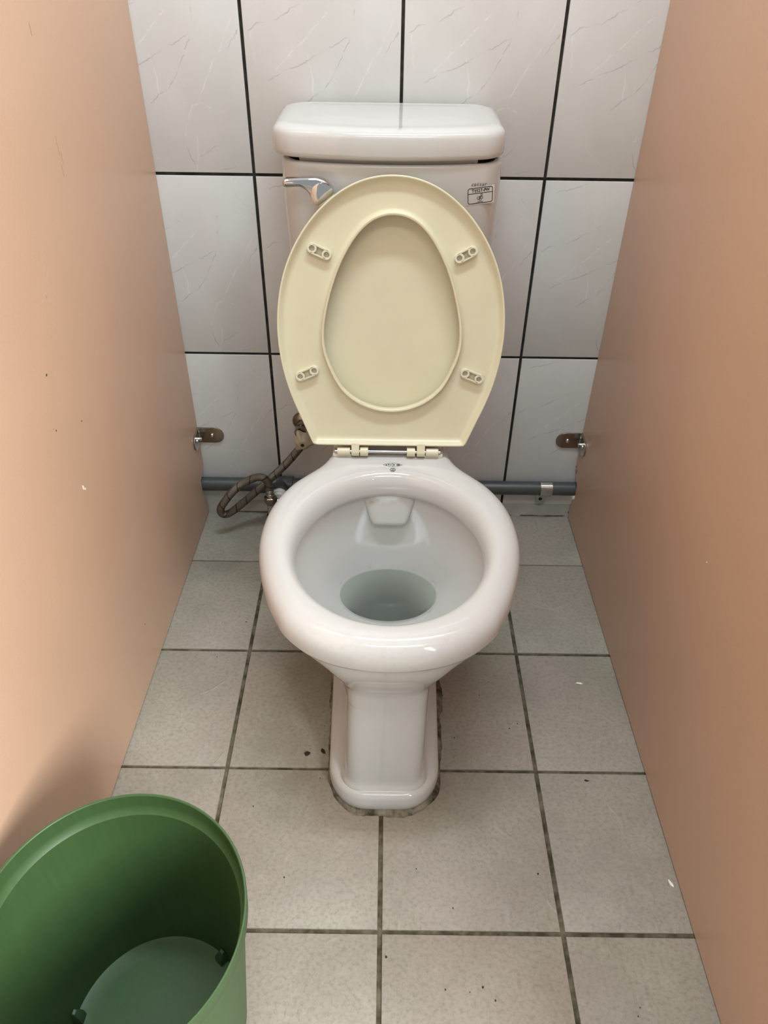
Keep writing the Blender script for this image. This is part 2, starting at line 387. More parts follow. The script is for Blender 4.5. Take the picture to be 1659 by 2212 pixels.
# ------------------------------------------------------------------ grey pipe along the wall
PY, PZ, PR = -.0185, .0835, .0155
r = empty('water_pipe', (0, PY, PZ)); tag(r, 'grey plastic water pipe running along the foot of the tiled wall behind the toilet', 'pipe')
m = MB(); m.tube([(-.46, PY, PZ), (.47, PY, PZ)], PR, 28); o = m.build('pipe', M_pvc, r); o.location = -r.location
m = MB(); m.tube([(-.293, PY, PZ), (-.207, PY, PZ)], .0195, 28); m.tube([(-.250+.016, PY, PZ), (-.234, -.05, PZ - .002)], .0195, 28)
o = m.build('tee_fitting', M_pvc, r, bevel=.001); o.location = -r.location
m = MB(); m.tube([(-.234, -.05, PZ - .002), (-.234, -.060, PZ - .002)], .0165, 28); m.tube([(-.234, -.058, PZ - .002), (-.234, -.066, PZ - .002)], .012, 24)
o = m.build('gasket', M_white, r, bevel=.0008); o.location = -r.location
# pipe clip
r = empty('pipe_clip', (.356, -.01, .083)); tag(r, 'shiny steel saddle clip around the grey pipe near the right partition', 'pipe clip')
m = MB(); rs = []
for sgn in (0, 1):
    pass
prof = []
for k in range(0, 25):
    a = math.radians(95 + 175 * k / 24)   # from top round the front to the bottom
    prof.append((math.cos(a), math.sin(a)))
ri, ro = PR + .0004, PR + .0026
outer = [(PY + ro * c, PZ + ro * s) for c, s in prof] + [(PY + ro*.0, PZ - ro)]
inner = [(PY + ri * c, PZ + ri * s) for c, s in prof] + [(PY, PZ - ri)]
sec = outer + inner[::-1]
m.rings([[(x, y, z) for y, z in sec] for x in (.3440, .3452, .3690, .3702)])
o = m.build('saddle', M_steel, r, angle=30); o.location = -r.location
m = MB(); n = 12; tabo = [(.3405, .0695), (.3650, .0695), (.3640, .060)] + [(.3515 + .011 * math.cos(-PI * k / n), .043 - .007 * math.sin(PI * k / n)) for k in range(n + 1)]
m.prism(tabo, -.0125, -.0105, bev=.0005); o = m.build('tab', M_steel, r); o.location = -r.location
m2 = MB(); m2.rings([[(x_, yy, z_) for (x_, z_, _) in circ(.3515, .0495, .0042, 16)] for yy in (-.0129, -.0120)])
q = m2.build('hole', M_void, o)

# ------------------------------------------------------------------ shut-off valve and braided hose
r = empty('stop_valve', (-.178, 0, .228)); tag(r, 'cream knobbed stop valve on the tiled wall half hidden by the raised seat', 'valve')
inv = -r.location
m = MB(); rs = []
for rad, y in ((.021, -.0005), (.021, -.003), (.017, -.009), (.010, -.012), (.009, -.03), (.012, -.034), (.012, -.05)):
    rs.append([(x, y, z) for x, z, _ in circ(-.180, .240, rad, 28)])
m.rings(rs); o = m.build('wall_flange', M_brown, r); o.location = inv
m = MB(); rs = []
def lobes(rad, y, k): return [(-.1735 + (rad + k * max(0, math.cos(3 * a + .3)) ** 3) * math.cos(a), y, .2275 + (rad + k * max(0, math.cos(3 * a + .3)) ** 3) * math.sin(a)) for a in [2 * PI * i / 60 for i in range(60)]]
for rad, y, k in ((.012, -.050, 0), (.0165, -.053, .007), (.018, -.060, .009), (.0165, -.068, .007), (.012, -.074, .002), (.0085, -.077, 0)): rs.append(lobes(rad, y, k))
m.rings(rs); o = m.build('knob', M_knob, r); o.location = inv
m = MB(); m.rings([[(x, y, z) for x, z, _ in circ(-.1735, .2275, .0038, 20)] for y in (-.0765, -.0779)]); q = m.build('screw_hole', M_black, o)
m = MB(); m.tube([(-.176, -.045, .232), (-.181, -.0455, .212)], .0095, 20); o = m.build('outlet', M_brown, r); o.location = inv

HP = [(-.181, -.046, .2035), (-.2123, -.05, .1644), (-.2593, -.06, .1190), (-.3059, -.075, .0800), (-.3365, -.09, .0600), (-.3500, -.098, .0600), (-.3560, -.102, .0700), (-.3500, -.104, .0900),
      (-.3167, -.1, .1318), (-.2822, -.09, .1500), (-.2620, -.085, .1500), (-.2520, -.08, .1342), (-.2498, -.078, .1100)]
hc = catmull(HP, 14)
r = empty('braided_hose', (-.2498, -.078, .09)); tag(r, 'braided metal supply hose looped over the floor left of the toilet', 'hose'); inv = -r.location
m = MB(); NS = 20; m.tube(hc, .0084, NS); o = m.build('hose', M_braid, r, angle=80); o.location = inv
acc = [0]
for a, b in zip(hc, hc[1:]): acc.append(acc[-1] + (b - a).length)
me = o.data; L = me.uv_layers.new(name='uv')
for p in me.polygons:
    ids = [me.loops[li].vertex_index for li in p.loop_indices]; us = [i % NS for i in ids]
    wrap = len(ids) == 4 and max(us) - min(us) > 2
    for li, i in zip(p.loop_indices, ids):
        u = i % NS
        if wrap and u == 0: u = NS
        L.data[li].uv = (u / NS, acc[min(i // NS, len(acc) - 1)])
m = MB(); 
for k in range(4): m.tube([(-.2498, -.078, .114 - k * .0052), (-.2498, -.078, .1098 - k * .0052)], .0092 if k % 2 == 0 else .0082, 20)
m.tube([(-.2498, -.078, .116), (-.2498, -.078, .092)], .0078, 16)
o = m.build('ferrule', M_steel, r, bevel=.0006); o.location = inv
m = MB(); rs = []
for rad, z in ((.012, .096), (.0142, .094), (.0142, .080), (.0125, .077), (.010, .0755)): rs.append([(-.2498 + rad * math.cos(PI / 3 * k), -.078 + rad * math.sin(PI / 3 * k), z) for k in range(6)])
m.rings(rs); o = m.build('hex_nut', M_brown, r, bevel=.0008); o.location = inv
m = MB(); m.tube([(-.2498, -.078, .078), (-.2498, -.078, .03)], .009, 20); m.tube([(-.2498, -.078, .068), (-.234, -.066, PZ - .008)], .0085, 18); m.tube([(-.2498, -.078, .045), (-.2498, -.078, .012)], .0125, 20)
o = m.build('elbow', M_steel, r, bevel=.001); o.location = inv

# ------------------------------------------------------------------ TOILET
XC = .005
T = empty('toilet', (XC, -.5, 0)); tag(T, 'white porcelain toilet with cistern and its cream seat and cover raised', 'toilet'); TI = -T.location
def put(o, par=None):
    o.parent = par or T
    if par is None: o.location = TI
    return o
N = 192
CY = -.56
hwt = [(-.772, 0), (-.7705, .025), (-.766, .052), (-.757, .080), (-.7406, .109), (-.715, .136), (-.69, .151), (-.657, .166), (-.617, .179), (-.58, .1875), (-.545, .1915), (-.51, .1905), (-.475, .185), (-.443, .174),
       (-.411, .157), (-.387, .138), (-.365, .119), (-.345, .107), (-.319, .0985), (-.29, .096), (-.235, .095)]
side = catmull([(a, b, 0) for a, b in hwt], 10)
poly = [(b, a) for a, b, _ in side]; poly += [(0, -.232)]
full = poly + [(-x, y) for x, y in poly[::-1]]
def polar_hit(polygon, cx, cy, ang):
    dx, dy = math.cos(ang), math.sin(ang); best = 0
    for i in range(len(polygon)):
        x1, y1 = polygon[i - 1]; x2, y2 = polygon[i]; x1 -= cx; y1 -= cy; x2 -= cx; y2 -= cy
        ex, ey = x2 - x1, y2 - y1; den = dx * ey - dy * ex
        if abs(den) < 1e-12: continue
        t = (x1 * ey - y1 * ex) / den; u = (x1 * dy - y1 * dx) / den
        if t > 0 and -1e-6 <= u <= 1 + 1e-6: best = max(best, t)
    return (cx + dx * best, cy + dy * best)
ANG = [2 * PI * i / N for i in range(N)]
O = [polar_hit(full, 0, CY, a) for a in ANG]
def ell(cx, cy, ax, ay_f, ay_b, ex=2.0):
    out = []
    for a in ANG:
        c, s = math.cos(a), math.sin(a); ay = ay_f if s < 0 else ay_b
        rr = (abs(c / ax) ** ex + abs(s / ay) ** ex) ** (-1 / ex)
        out.append((cx + rr * c, cy + rr * s))
    return out
I = ell(0, -.5605, .137, .1555, .155, 2.0)
Wt = ell(0, -.482, .0805, .062, .062)
PEAR = catmull([(0, -.722, 0), (.030, -.721, 0), (.048, -.717, 0), (.0565, -.705, 0), (.0588, -.685, 0), (.060, -.655, 0), (.072, -.630, 0), (.092, -.600, 0), (.110, -.560, 0), (.1185, -.515, 0), (.118, -.46, 0), (.108, -.41, 0), (.090, -.36, 0), (.070, -.31, 0), (.066, -.28, 0), (0, -.278, 0)], 5)
COLM = [polar_hit([(p.x, p.y) for p in PEAR] + [(-p.x, p.y) for p in PEAR[::-1]], 0, CY, a) for a in ANG]
def rrp(hw, yf, yb, rf, rb_, sx=0.0):
    P = []
    for cx, cy, r_, a0 in ((hw - rb_, yb - rb_, rb_, 0), (-hw + rb_, yb - rb_, rb_, 90), (-hw + rf, yf + rf, rf, 180), (hw - rf, yf + rf, rf, 270)):
        for k in range(15): a = math.radians(a0 + 6 * k * 15 / 14); P.append((cx + sx + r_ * math.cos(a), cy + r_ * math.sin(a)))
    return [polar_hit(P, sx, CY, a) for a in ANG]
COLB2 = rrp(.0602, -.7375, -.29, .024, .03, -.003)
COLF = rrp(.0665, -.7425, -.285, .028, .03, -.003)
def taper(P): return [(x * lerp(1, .935, max(0, min(1, (-.48 - y) / .24))), y) for x, y in P]
FT = taper(rrp(.0925, -.7550, -.285, .064, .03, -.0033))
FT2 = taper(rrp(.0907, -.7532, -.286, .063, .03, -.0033))
FT3 = taper(rrp(.0800, -.7455, -.29, .052, .03, -.0033))
def off(A, B, d):  # move from A toward B by d
    out = []
    for a, b in zip(A, B):
        v = Vector((b[0] - a[0], b[1] - a[1])); l = v.length; out.append((a[0] + v.x / l * d, a[1] + v.y / l * d) if l > 1e-6 else a)
    return out
def R3(P, z, dz=None): return [(XC + x, y, z) for x, y in P]
rs = [R3(FT2, .001), R3(FT, .005), R3(FT, .020), R3(lrp2(FT, FT2, .6), .027), R3(FT2, .031), R3(lrp2(FT2, FT3, .45), .0350), R3(FT3, .0362), R3(lrp2(FT3, COLF, .7), .0366), R3(COLF, .0385), R3(lrp2(COLF, COLB2, .5), .042), R3(lrp2(COLF, COLB2, .85), .048), R3(COLB2, .058)]
for k in range(1, 9): rs.append(R3(lrp2(COLB2, COLM, (k / 8) ** 1.3), .06 + k * .0165))
OB = off(O, I, .0045)
for z, s_ in ((.205, .01), (.222, .02), (.232, .04), (.240, .07), (.248, .12), (.256, .20), (.265, .305), (.275, .43), (.285, .55), (.296, .68), (.308, .79), (.320, .88), (.331, .945), (.338, .98), (.3415, 1)):
    rs.append(R3(lrp2(COLM, OB, s_), z))
for d, z in ((.005, .3420), (.0032, .3426), (.0012, .3436), (0, .347), (0, .356), (.001, .363), (.0035, .3705), (.008, .3770), (.014, .3815), (.021, .3845), (.027, .3855)): rs.append(R3(off(O, I, d), z))
for d, z in ((.0185, .3855), (.0135, .3840), (.0085, .3805), (.0045, .3750), (.0015, .3680), (.0003, .360), (0, .352), (.0008, .3465), (.003, .3435), (.009, .343)): rs.append(R3(off(I, O, d), z))
IU = off(I, O, .0115)
for z, s_ in ((.3425, 1), (.338, .995), (.325, .955), (.308, .88), (.29, .775), (.272, .65), (.254, .51), (.236, .36), (.22, .21), (.208, .085), (.200, 0)): rs.append(R3(lrp2(Wt, IU, s_), z))
SP = ell(0, -.470, .046, .040, .04)
for z, s_ in ((.195, .10), (.185, .30), (.17, .52), (.15, .72), (.125, .88), (.095, .97), (.060, 1.0)): rs.append(R3(lrp2(Wt, SP, s_), z))
rs.append(R3(lrp2(SP, ell(0, -.470, .001, .001, .001), .5), .05))
m = MB(); m.rings(rs); bowl = put(m.build('bowl', M_por, None, angle=60)); bowl['label'] = 'glossy white pedestal bowl with a thick rounded rim'
# flush outlet under the rim at the back
m = MB(); rs = []
for z, hw, y, th in ((.350, .045, -.4015, .010), (.340, .0445, -.404, .012), (.325, .040, -.4075, .0125), (.310, .0355, -.411, .0125), (.299, .0315, -.4135, .0115), (.2935, .0285, -.4145, .009), (.2915, .0255, -.4135, .005)):
    ring = []
    for a in [2 * PI * i / 48 for i in range(48)]:
        c, s_ = math.cos(a), math.sin(a); rr = (abs(c) ** 5 + abs(s_) ** 5) ** (-1 / 5)
        ring.append((XC + hw * rr * c, y + th + th * rr * s_, z))
    rs.append(ring)
m.rings(rs); put(m.build('flush_outlet', M_por, None, angle=60), None)
# foot bolt cap hidden; printed marks on the rear deck (upside down, as seen from the front)
def text_mesh(body, size, shear=0, bold=0):
    cu = bpy.data.curves.new('t', 'FONT'); cu.body = body; cu.size = size; cu.shear = shear; cu.align_x = 'CENTER'; cu.align_y = 'CENTER'; cu.offset = bold; cu.resolution_u = 4
    o = bpy.data.objects.new('t', cu); COL.objects.link(o); dg = bpy.context.evaluated_depsgraph_get(); me = bpy.data.meshes.new_from_object(o.evaluated_get(dg))
    v = [tuple(x.co) for x in me.vertices]; f = [tuple(p.vertices) for p in me.polygons]
    bpy.data.objects.remove(o); bpy.data.meshes.remove(me); return v, f
def stroke(mb, pts, w, fn, closed=False):
    """flat line of width w through 2D pts, mapped by fn"""
    P = [Vector(p) for p in pts]; n = len(P); a = []; b = []
    for i in range(n):
        t = (P[(i + 1) % n if closed else min(i + 1, n - 1)] - P[i - 1 if (closed or i) else 0]).normalized(); q = Vector((-t.y, t.x)) * w / 2
        a.append(fn(*(P[i] + q))); b.append(fn(*(P[i] - q)))
    fs = [(i, (i + 1) % n, n + (i + 1) % n, n + i) for i in range(n if closed else n - 1)]; mb.add(a + b, fs)
DZ = .3858
m = MB(); mp = lambda x, y: (XC + .0045 + x, -.3735 + y, DZ)
A_ = .0158; B_ = .0054; arc = []
for k in range(25): t_ = k / 24; arc.append((-A_ + 2 * A_ * t_, B_ * math.sin(PI * t_)))
stroke(m, arc, .0005, mp); stroke(m, [(x, -y) for x, y in arc], .0005, mp); stroke(m, [(0, -B_), (0, B_)], .0007, mp)
gl = [(-.0105, -.0020, -.0105, .0020), (-.0118, 0, -.009, .0008), (-.0118, -.0018, -.009, -.0012), (-.0076, -.002, -.0076, .002), (-.0076, .002, -.0055, .002), (-.0055, .002, -.0055, -.002), (-.0076, 0, -.0055, 0),
      (-.0038, .0015, -.0018, .0015), (-.0030, .002, -.0030, -.002), (-.0038, -.0005, -.0018, -.001), (.0014, .002, .0014, -.002), (.0008, .001, .0036, .0014), (.001, -.0008, .0034, -.0018), (.0028, .002, .0024, -.001),
      (.0062, .002, .0062, -.002), (.0062, .002, .0114, .002), (.0062, 0, .0114, 0), (.0062, -.002, .0114, -.002), (.0080, .002, .0080, -.002), (.0096, .002, .0096, -.002), (.0114, .002, .0114, -.002)]
for a0, b0, a1, b1 in gl: stroke(m, [(a0, b0), (a1, b1)], .0007, mp)
put(m.build('printed_mark', M_black, None, smooth=False))
m = MB(); mp2 = lambda x, y: (XC + .0045 + x, -.3872 + y, DZ)
stroke(m, [(x * 1.0, y) for x, y, _ in circ(0, 0, .0041, 28)], .0008, mp2, True)
for a0, b0, a1, b1 in ((-.0025, -.0022, .0025, -.0022), (0, -.0022, 0, .0026), (0, .0004, .0024, .0004), (-.0018, .002, -.0018, -.0004), (-.0028, .0026, .0028, .0026)): stroke(m, [(a0, -b0), (a1, -b1)], .0007, mp2)
put(m.build('printed_mark', M_black, None, smooth=False))

# water
m = MB(); Ww = off(Wt, [(0, -.482)] * N, .0002)
rs = [R3(off(Wt, [(0, -.482)] * N, -.0006), .2004)]
for z, s_ in ((.195, .10), (.185, .30), (.17, .52), (.15, .72), (.125, .88), (.095, .97), (.063, 1.0)): rs.append([(XC + x, y, z) for x, y in off(lrp2(Wt, SP, s_), [(0, -.470)] * N, .0008)])
m.rings(rs); wat = m.build('toilet_water', M_water, None, angle=50); tag(wat, 'still greyish water pooled at the bottom of the toilet bowl', 'water', kind='stuff')

# tank
def rrect(xc, hw, yb, yf, bulge, rf, rb, n=14, z=0, m_=20):
    """plan outline: back y=yb (near wall), front y=yf at the corners bulging by 'bulge'"""
    P = []
    def corner(cx, cy, r_, a0):
        for k in range(n + 1):
            a = a0 + (PI / 2) * k / n; P.append((cx + r_ * math.cos(a), cy + r_ * math.sin(a)))
    corner(hw - rb, yb - rb, rb, 0); 
    for k in range(1, m_): P.append((lerp(hw - rb, -hw + rb, k / m_), yb))
    corner(-hw + rb, yb - rb, rb, PI / 2)
    for k in range(1, 8): P.append((-hw, lerp(yb - rb, yf + rf, k / 8)))
    corner(-hw + rf, yf + rf, rf, PI)
    for k in range(1, m_): P.append((lerp(-hw + rf, hw - rf, k / m_), yf))
    corner(hw - rf, yf + rf, rf, 3 * PI / 2)
    for k in range(1, 8): P.append((hw, lerp(yf + rf, yb - rb, k / 8)))
    out = []
    for x, y in P:
        wgt = max(0, min(1, (yb - y) / (yb - yf))) ** 2
        out.append((xc + x, y - bulge * (1 - (x / hw) ** 2) * wgt, z))
    return out
TXC = .0005
def tank_hw(z): return lerp(.155, .1665, min(1, max(0, (z - .40) / .36)))
def tank_yf(z): return lerp(-.180, -.1935, min(1, max(0, (z - .40) / .36)))
BUL = .022
def tfront(x, z):
    hw = tank_hw(z); return tank_yf(z) - BUL * (1 - ((x - TXC) / hw) ** 2)
m = MB(); rs = [rrect(TXC, tank_hw(.4) - .025, -.03, -.165, BUL, .03, .02, z=.386), rrect(TXC, tank_hw(.4) - .008, -.022, -.176, BUL, .032, .02, z=.393)]
for z in (.405, .45, .5, .55, .6, .65, .7, .74, .77, .79): rs.append(rrect(TXC, tank_hw(z), -.016, tank_yf(z), BUL, .034, .02, z=z))
hw = tank_hw(.8); yf = tank_yf(.8)
for d, z in ((0, .797), (.0006, .8005), (.0025, .8027), (.005, .8033), (.009, .8028), (.0115, .800), (.012, .79), (.014, .74)): rs.append(rrect(TXC, hw - d, -.016 - d, yf + d, BUL, .034 - d * .8, .02 - d * .6, z=z))
m.rings(rs); tank = put(m.build('cistern', M_por, None, angle=50)); tank['label'] = 'white cistern tapering slightly to its foot'
# cistern lid
LXC, LHW = -.0045, .1725
m = MB(); rs = []
def lr(d, z, db=0): return rrect(LXC, LHW - d, -.006 - d * .5, -.198 + d, .0245, max(.012, .034 - d * .7), max(.01, .034 - d * .5), z=z)
for d, z in ((.014, .8105), (.006, .8095), (.0025, .8105), (.0006, .8135), (0, .818), (0, .828), (.0008, .8385), (.002, .8425), (.0048, .8462), (.010, .8488), (.018, .8500), (.022, .8503), (.030, .8498), (.045, .8500), (.07, .8508), (.085, .8510)): rs.append(lr(d, z))
m.rings(rs, True, True); lid = put(m.build('cistern_lid', M_por, None, angle=60)); lid['label'] = 'thick rounded rectangular lid with a raised top panel'
m = MB(); rs = []
ww = [(LXC - .128, 0), (LXC + .128, 0)]
P = []
for k in range(25):
    x = -.132 + .264 * k / 24; P.append((LXC + x, tfront(LXC + x, .80) + .0125))
for d, z in ((0, .8105), (0, .806), (.001, .794), (.003, .788)):
    rs.append([(x * (1 - d * 3), y + d, z) for x, y in P] + [(x * (1 - d * 3), y + .012 - d, z) for x, y in P[::-1]])
m.rings(rs); q = m.build('inner_lip', M_por, None, angle=50); q.parent = lid
# flush lever
lev = [(-.1582,.7825),(-.1561,.7864),(-.1509,.7878),(-.132,.7890),(-.1137,.7897),(-.1051,.7888),(-.0943,.7848),(-.0865,.7773),(-.0835,.7689),(-.0848,.7604),(-.0905,.7532),(-.0988,.7498),(-.1066,.7509),(-.1124,.7544),(-.118,.7614),(-.1206,.7677),(-.1262,.7732),(-.1333,.7766),(-.1440,.7764),(-.1546,.776),(-.1577,.7784)]
lo = [(p.x, p.y) for p in catmull([(a, b, 0) for a, b in lev], 5, True)]
m = MB(); m.prism(lo, -.236, -.222, bev=.004)
lever = put(m.build('flush_lever', M_chrome, None, angle=60)); lever['label'] = 'chrome flush lever'
m = MB(); rs = []
for rad, y in ((.0178, -.2355), (.0172, -.2375), (.0155, -.2382), (.004, -.2384)): rs.append([(x, y, z) for x, z, _ in circ(-.1002, .7662, rad, 32)])
m.rings(rs); q = m.build('lever_cap', M_chrome, None); q.parent = lever
m = MB(); m.tube([(-.1002, -.224, .7662), (-.1002, tfront(-.1, .766) + .004, .7662)], .010, 20); q = m.build('lever_stem', M_chrome, None); q.parent = lever
# printed brand word and label on the tank
def on_tank(x, z, cx, cz, rot=0, e=.0004):
    c, s_ = math.cos(rot), math.sin(rot); X = cx + c * x - s_ * z; Z = cz + s_ * x + c * z
    return (X, tfront(X, Z) - e, Z)
m = MB(); 
for ch, dx, big in (('c', -.0098, 1), ('a', -.0058, 1), ('E', -.0018, .72), ('s', .0022, 1), ('a', .0062, 1), ('r', .0099, 1)):
    v, f = text_mesh(ch, .0078 * big, .25, .00012); dz = .0008 if ch == 'E' else 0
    m.add([on_tank(a * 1.05 + dx, b - (.0 if ch != 'E' else .0004), .1305, .7758, 0) for a, b, _ in v], f)
put(m.build('printed_word', M_greyink, None, smooth=False))['label'] = 'small grey lettering'
LX, LZ, LR = .1340, .7600, math.radians(4.5)
m = MB(); hwx, hwz = .0215, .0132; gx = 8; gz = 6; vs = []; fs = []
for j in range(gz + 1):
    for i in range(gx + 1): vs.append(on_tank(-hwx + 2 * hwx * i / gx, -hwz + 2 * hwz * j / gz, LX, LZ, LR, .0002))
for j in range(gz):
    for i in range(gx): a = j * (gx + 1) + i; fs.append((a, a + 1, a + gx + 2, a + gx + 1))
m.add(vs, fs); M_stk = simple('sticker_film', (.61, .605, .59), .2)
stk = put(m.build('sticker', M_stk, None)); stk['label'] = 'clear rectangular model sticker with black print'
m = MB(); fn = lambda x, z: on_tank(x, z, LX, LZ, LR, .0004)
hx, hz, rc = .0187, .0111, .003; bo = []
for cx, cz, a0 in ((hx - rc, hz - rc, 0), (-hx + rc, hz - rc, 90), (-hx + rc, -hz + rc, 180), (hx - rc, -hz + rc, 270)):
    for k in range(6): a = math.radians(a0 + 18 * k); bo.append((cx + rc * math.cos(a), cz + rc * math.sin(a)))
dense = []
for i in range(len(bo)):
    a, b = Vector(bo[i - 1]), Vector(bo[i]); kk = max(1, int((b - a).length / .003))
    for k in range(kk): dense.append(tuple(a.lerp(b, k / kk)))
stroke(m, dense, .0010, fn, True); stroke(m, [(-hx + 2 * hx * k / 10, .0034) for k in range(11)], .0009, fn)
for ch, dx in (('T', -.0112), ('1', -.0079), ('1', -.0050), ('2', -.0017), ('7', .0017), ('-', .0044), ('P', .0071), ('W', .0113)):
    if ch == '1':
        stroke(m, [(dx + .0003, .0048), (dx + .0003, .0093)], .0012, fn); stroke(m, [(dx + .0004, .0090), (dx - .0011, .0080)], .0008, fn); continue
    v, f = text_mesh(ch, .0062, 0, .00018); m.add([on_tank(a * .95 + dx, b + .0071, LX, LZ, LR, .0004) for a, b, _ in v], f)
stroke(m, [(x, z) for x, z, _ in circ(-.0028, -.0035, .0019, 16)], .0007, fn, True); stroke(m, [(x, z) for x, z, _ in circ(.0018, -.0032, .0021, 16)], .0007, fn, True)
stroke(m, [(x, z) for x, z, _ in circ(.0, -.0062, .0016, 16)], .0007, fn, True); stroke(m, [(-.0008, -.0006), (0, -.0045)], .0007, fn)
stroke(m, [(x, z) for x, z, _ in circ(.0022, .0010, .0013, 12)], .0007, fn, True); stroke(m, [(.0010, 0), (.0016, -.004)], .0008, fn)
for k in range(6): stroke(m, [(-.0042 + k * .0015, -.0094), (-.0042 + k * .0015 + .001, -.0094)], .0011, fn)
q = m.build('sticker_print', M_black, None, smooth=False); q.parent = stk

# ---- raised seat: frame with origin P0, axes u (x), v (up the seat), n (toward the viewer)
P0 = Vector((.005, -.352, .408)); Vv = Vector((0, .09, .392)).normalized(); Nv = Vector((0, -Vv.z, Vv.y)); Uu = Vector((1, 0, 0))
def SM(u, v, n): return tuple(P0 + Uu * u + Vv * v + Nv * n)
outR = [(0,.4055),(.030,.4028),(.064,.3905),(.0948,.3690),(.1228,.3400),(.1445,.3070),(.1598,.2730),(.1672,.2440),(.1725,.2075),(.1727,.1680),(.1663,.1210),(.1530,.0755),(.1372,.0350),(.1245,.0035)]
sr = catmull([(a, b, 0) for a, b in outR], 8)
SC = -.0022
A_pts = [(p.x, p.y) for p in sr] + [(.1215, .0005)] + [(.12 * (1 - k / 12), .0002 - .0) for k in range(1, 12)]
A_full = [(SC + x, y) for x, y in A_pts] + [(SC, .0)] + [(SC - x, y) for x, y in A_pts[::-1]]
inn = [(0,.3530),(.027,.3465),(.0490,.3280),(.0690,.2985),(.0845,.2650),(.0965,.2260),(.1035,.1880),(.1025,.1560),(.0920,.1250),(.0760,.0955),(.0500,.0740),(.0200,.0630),(0,.0612)]
B_pts = catmull([(a, b, 0) for a, b in inn], 8); IC = -.0008
B_full = [(IC + p.x, p.y) for p in B_pts] + [(IC - p.x, p.y) for p in B_pts[::-1]]
vc = .175; NA = 240; AN = [2 * PI * i / NA + .001 for i in range(NA)]
SA = [polar_hit(A_full, 0, vc, a) for a in AN]; SB = [polar_hit(B_full, 0, vc, a) for a in AN]
def smooth_polar(P, w, keep=None):
    r = [math.hypot(x, y - vc) for x, y in P]; n = len(r); out = []
    ks = [math.exp(-(k / (w / 2)) ** 2) for k in range(-w, w + 1)]
    for i in range(n):
        q = sum(r[(i + k) % n] * ks[k + w] for k in range(-w, w + 1)) / sum(ks)
        f = 1 if keep is None else keep(P[i]); q = lerp(r[i], q, f)
        out.append((math.cos(AN[i]) * q, vc + math.sin(AN[i]) * q))
    return out
SB = smooth_polar(SB, 8); SA = smooth_polar(SA, 12, lambda p: max(0, min(1, (p[1] - .05) / .04)))
def offn(Pl, d):   # inset along normals (CCW loops: positive = inward)
    n = len(Pl); out = []
    for i in range(n):
        a, b = Vector(Pl[i - 2]), Vector(Pl[(i + 2) % n]); t = (b - a).normalized(); out.append((Pl[i][0] - t.y * d, Pl[i][1] + t.x * d))
    return out
def SR(Pl, n): return [SM(u, v, n) for u, v in Pl]
m = MB(); rs = [SR(offn(SA, .0002), -.011), SR(SA, -.004), SR(SA, -.0006), SR(offn(SA, .0006), 0), SR(offn(SA, .0024), 0), SR(offn(SA, .0030), -.0006), SR(offn(SA, .0065), -.0065), SR(offn(SA, .0095), -.0092), SR(offn(SA, .014), -.0098),
      SR(offn(SB, -.0105), -.0102), SR(offn(SB, -.0055), -.0098), SR(offn(SB, -.0040), -.008), SR(offn(SB, -.0035), -.0008), SR(offn(SB, -.0030), 0), SR(offn(SB, -.0006), 0), SR(SB, -.0006), SR(SB, -.014), SR(offn(SB, -.003), -.0195), SR(offn(SB, -.02), -.022),
      SR(offn(SA, .02), -.0215), SR(offn(SA, .005), -.017)]
m.rings(rs, loop=True); 
# hinge arms of the seat (joined to the ring)
def arm(mb, u0, u1, v0=-.0185):
    prof = [(.006, 0), (.006, -.009), (.0, -.0095)]
    c = (-.0115, -.0045); rad = .0078
    P = [(.004, -.0002), (.004, -.0095)]
    P = [(.0035, -.0105)] + [(c[0] + rad * math.cos(math.radians(a)), c[1] + rad * math.sin(math.radians(a))) for a in range(-50, -311, -20)] + [(.0035, -.0004)]
    mb.rings([[SM(u, p[0], p[1]) for p in P] for u in (u0, u0 + .0005, u1 - .0005, u1)])
arm(m, -.0633, -.0508); arm(m, .0436, .0565)
seat = put(m.build('seat_ring', M_seat, None, angle=50)); seat['label'] = 'underside of the cream oval seat ring'
# bumpers
def bumper(a, b):
    a = Vector(a); b = Vector(b); t = (b - a).normalized(); q = Vector((-t.y, t.x)); a = a + t * .0008 ; b = b - t * .0008
    ro, ri, n0, n1 = .0072, .0042, -.0104, -.0022
    m = MB()
    def P(base, x, y, n): p = base + t * x + q * y; return SM(p.x, p.y, n)
    for c in (a, b):
        k = 28; cs = [(math.cos(2 * PI * i / k), math.sin(2 * PI * i / k)) for i in range(k)]
        m.rings([[P(c, r_ * x, r_ * y, n) for x, y in cs] for r_, n in ((ro, n0), (ro, n1 - .0004), (ro - .0004, n1), (ri + .0002, n1), (ri, n1 - .0003), (ri, n0 + .0006))], True, True)
    L = (b - a).length
    for sgn in (-1, 1):
        y0, y1 = sgn * (ro - .0020), sgn * ro
        rs = []
        for x in (0, L):
            rs.append([P(a, x, y0, n0), P(a, x, y1, n0), P(a, x, y1, n1), P(a, x, y0, n1)])
        m.rings(rs)
    o = m.build('bumper', M_seatd, None, angle=40); o.parent = seat; return o
for a, b in [((-.1208, .3051), (-.0979, .2954)), ((.0963, .2932), (.1167, .3038)), ((-.1442, .1123), (-.1207, .1226)), ((.1144, .1215), (.1382, .112))]: bumper(a, b)
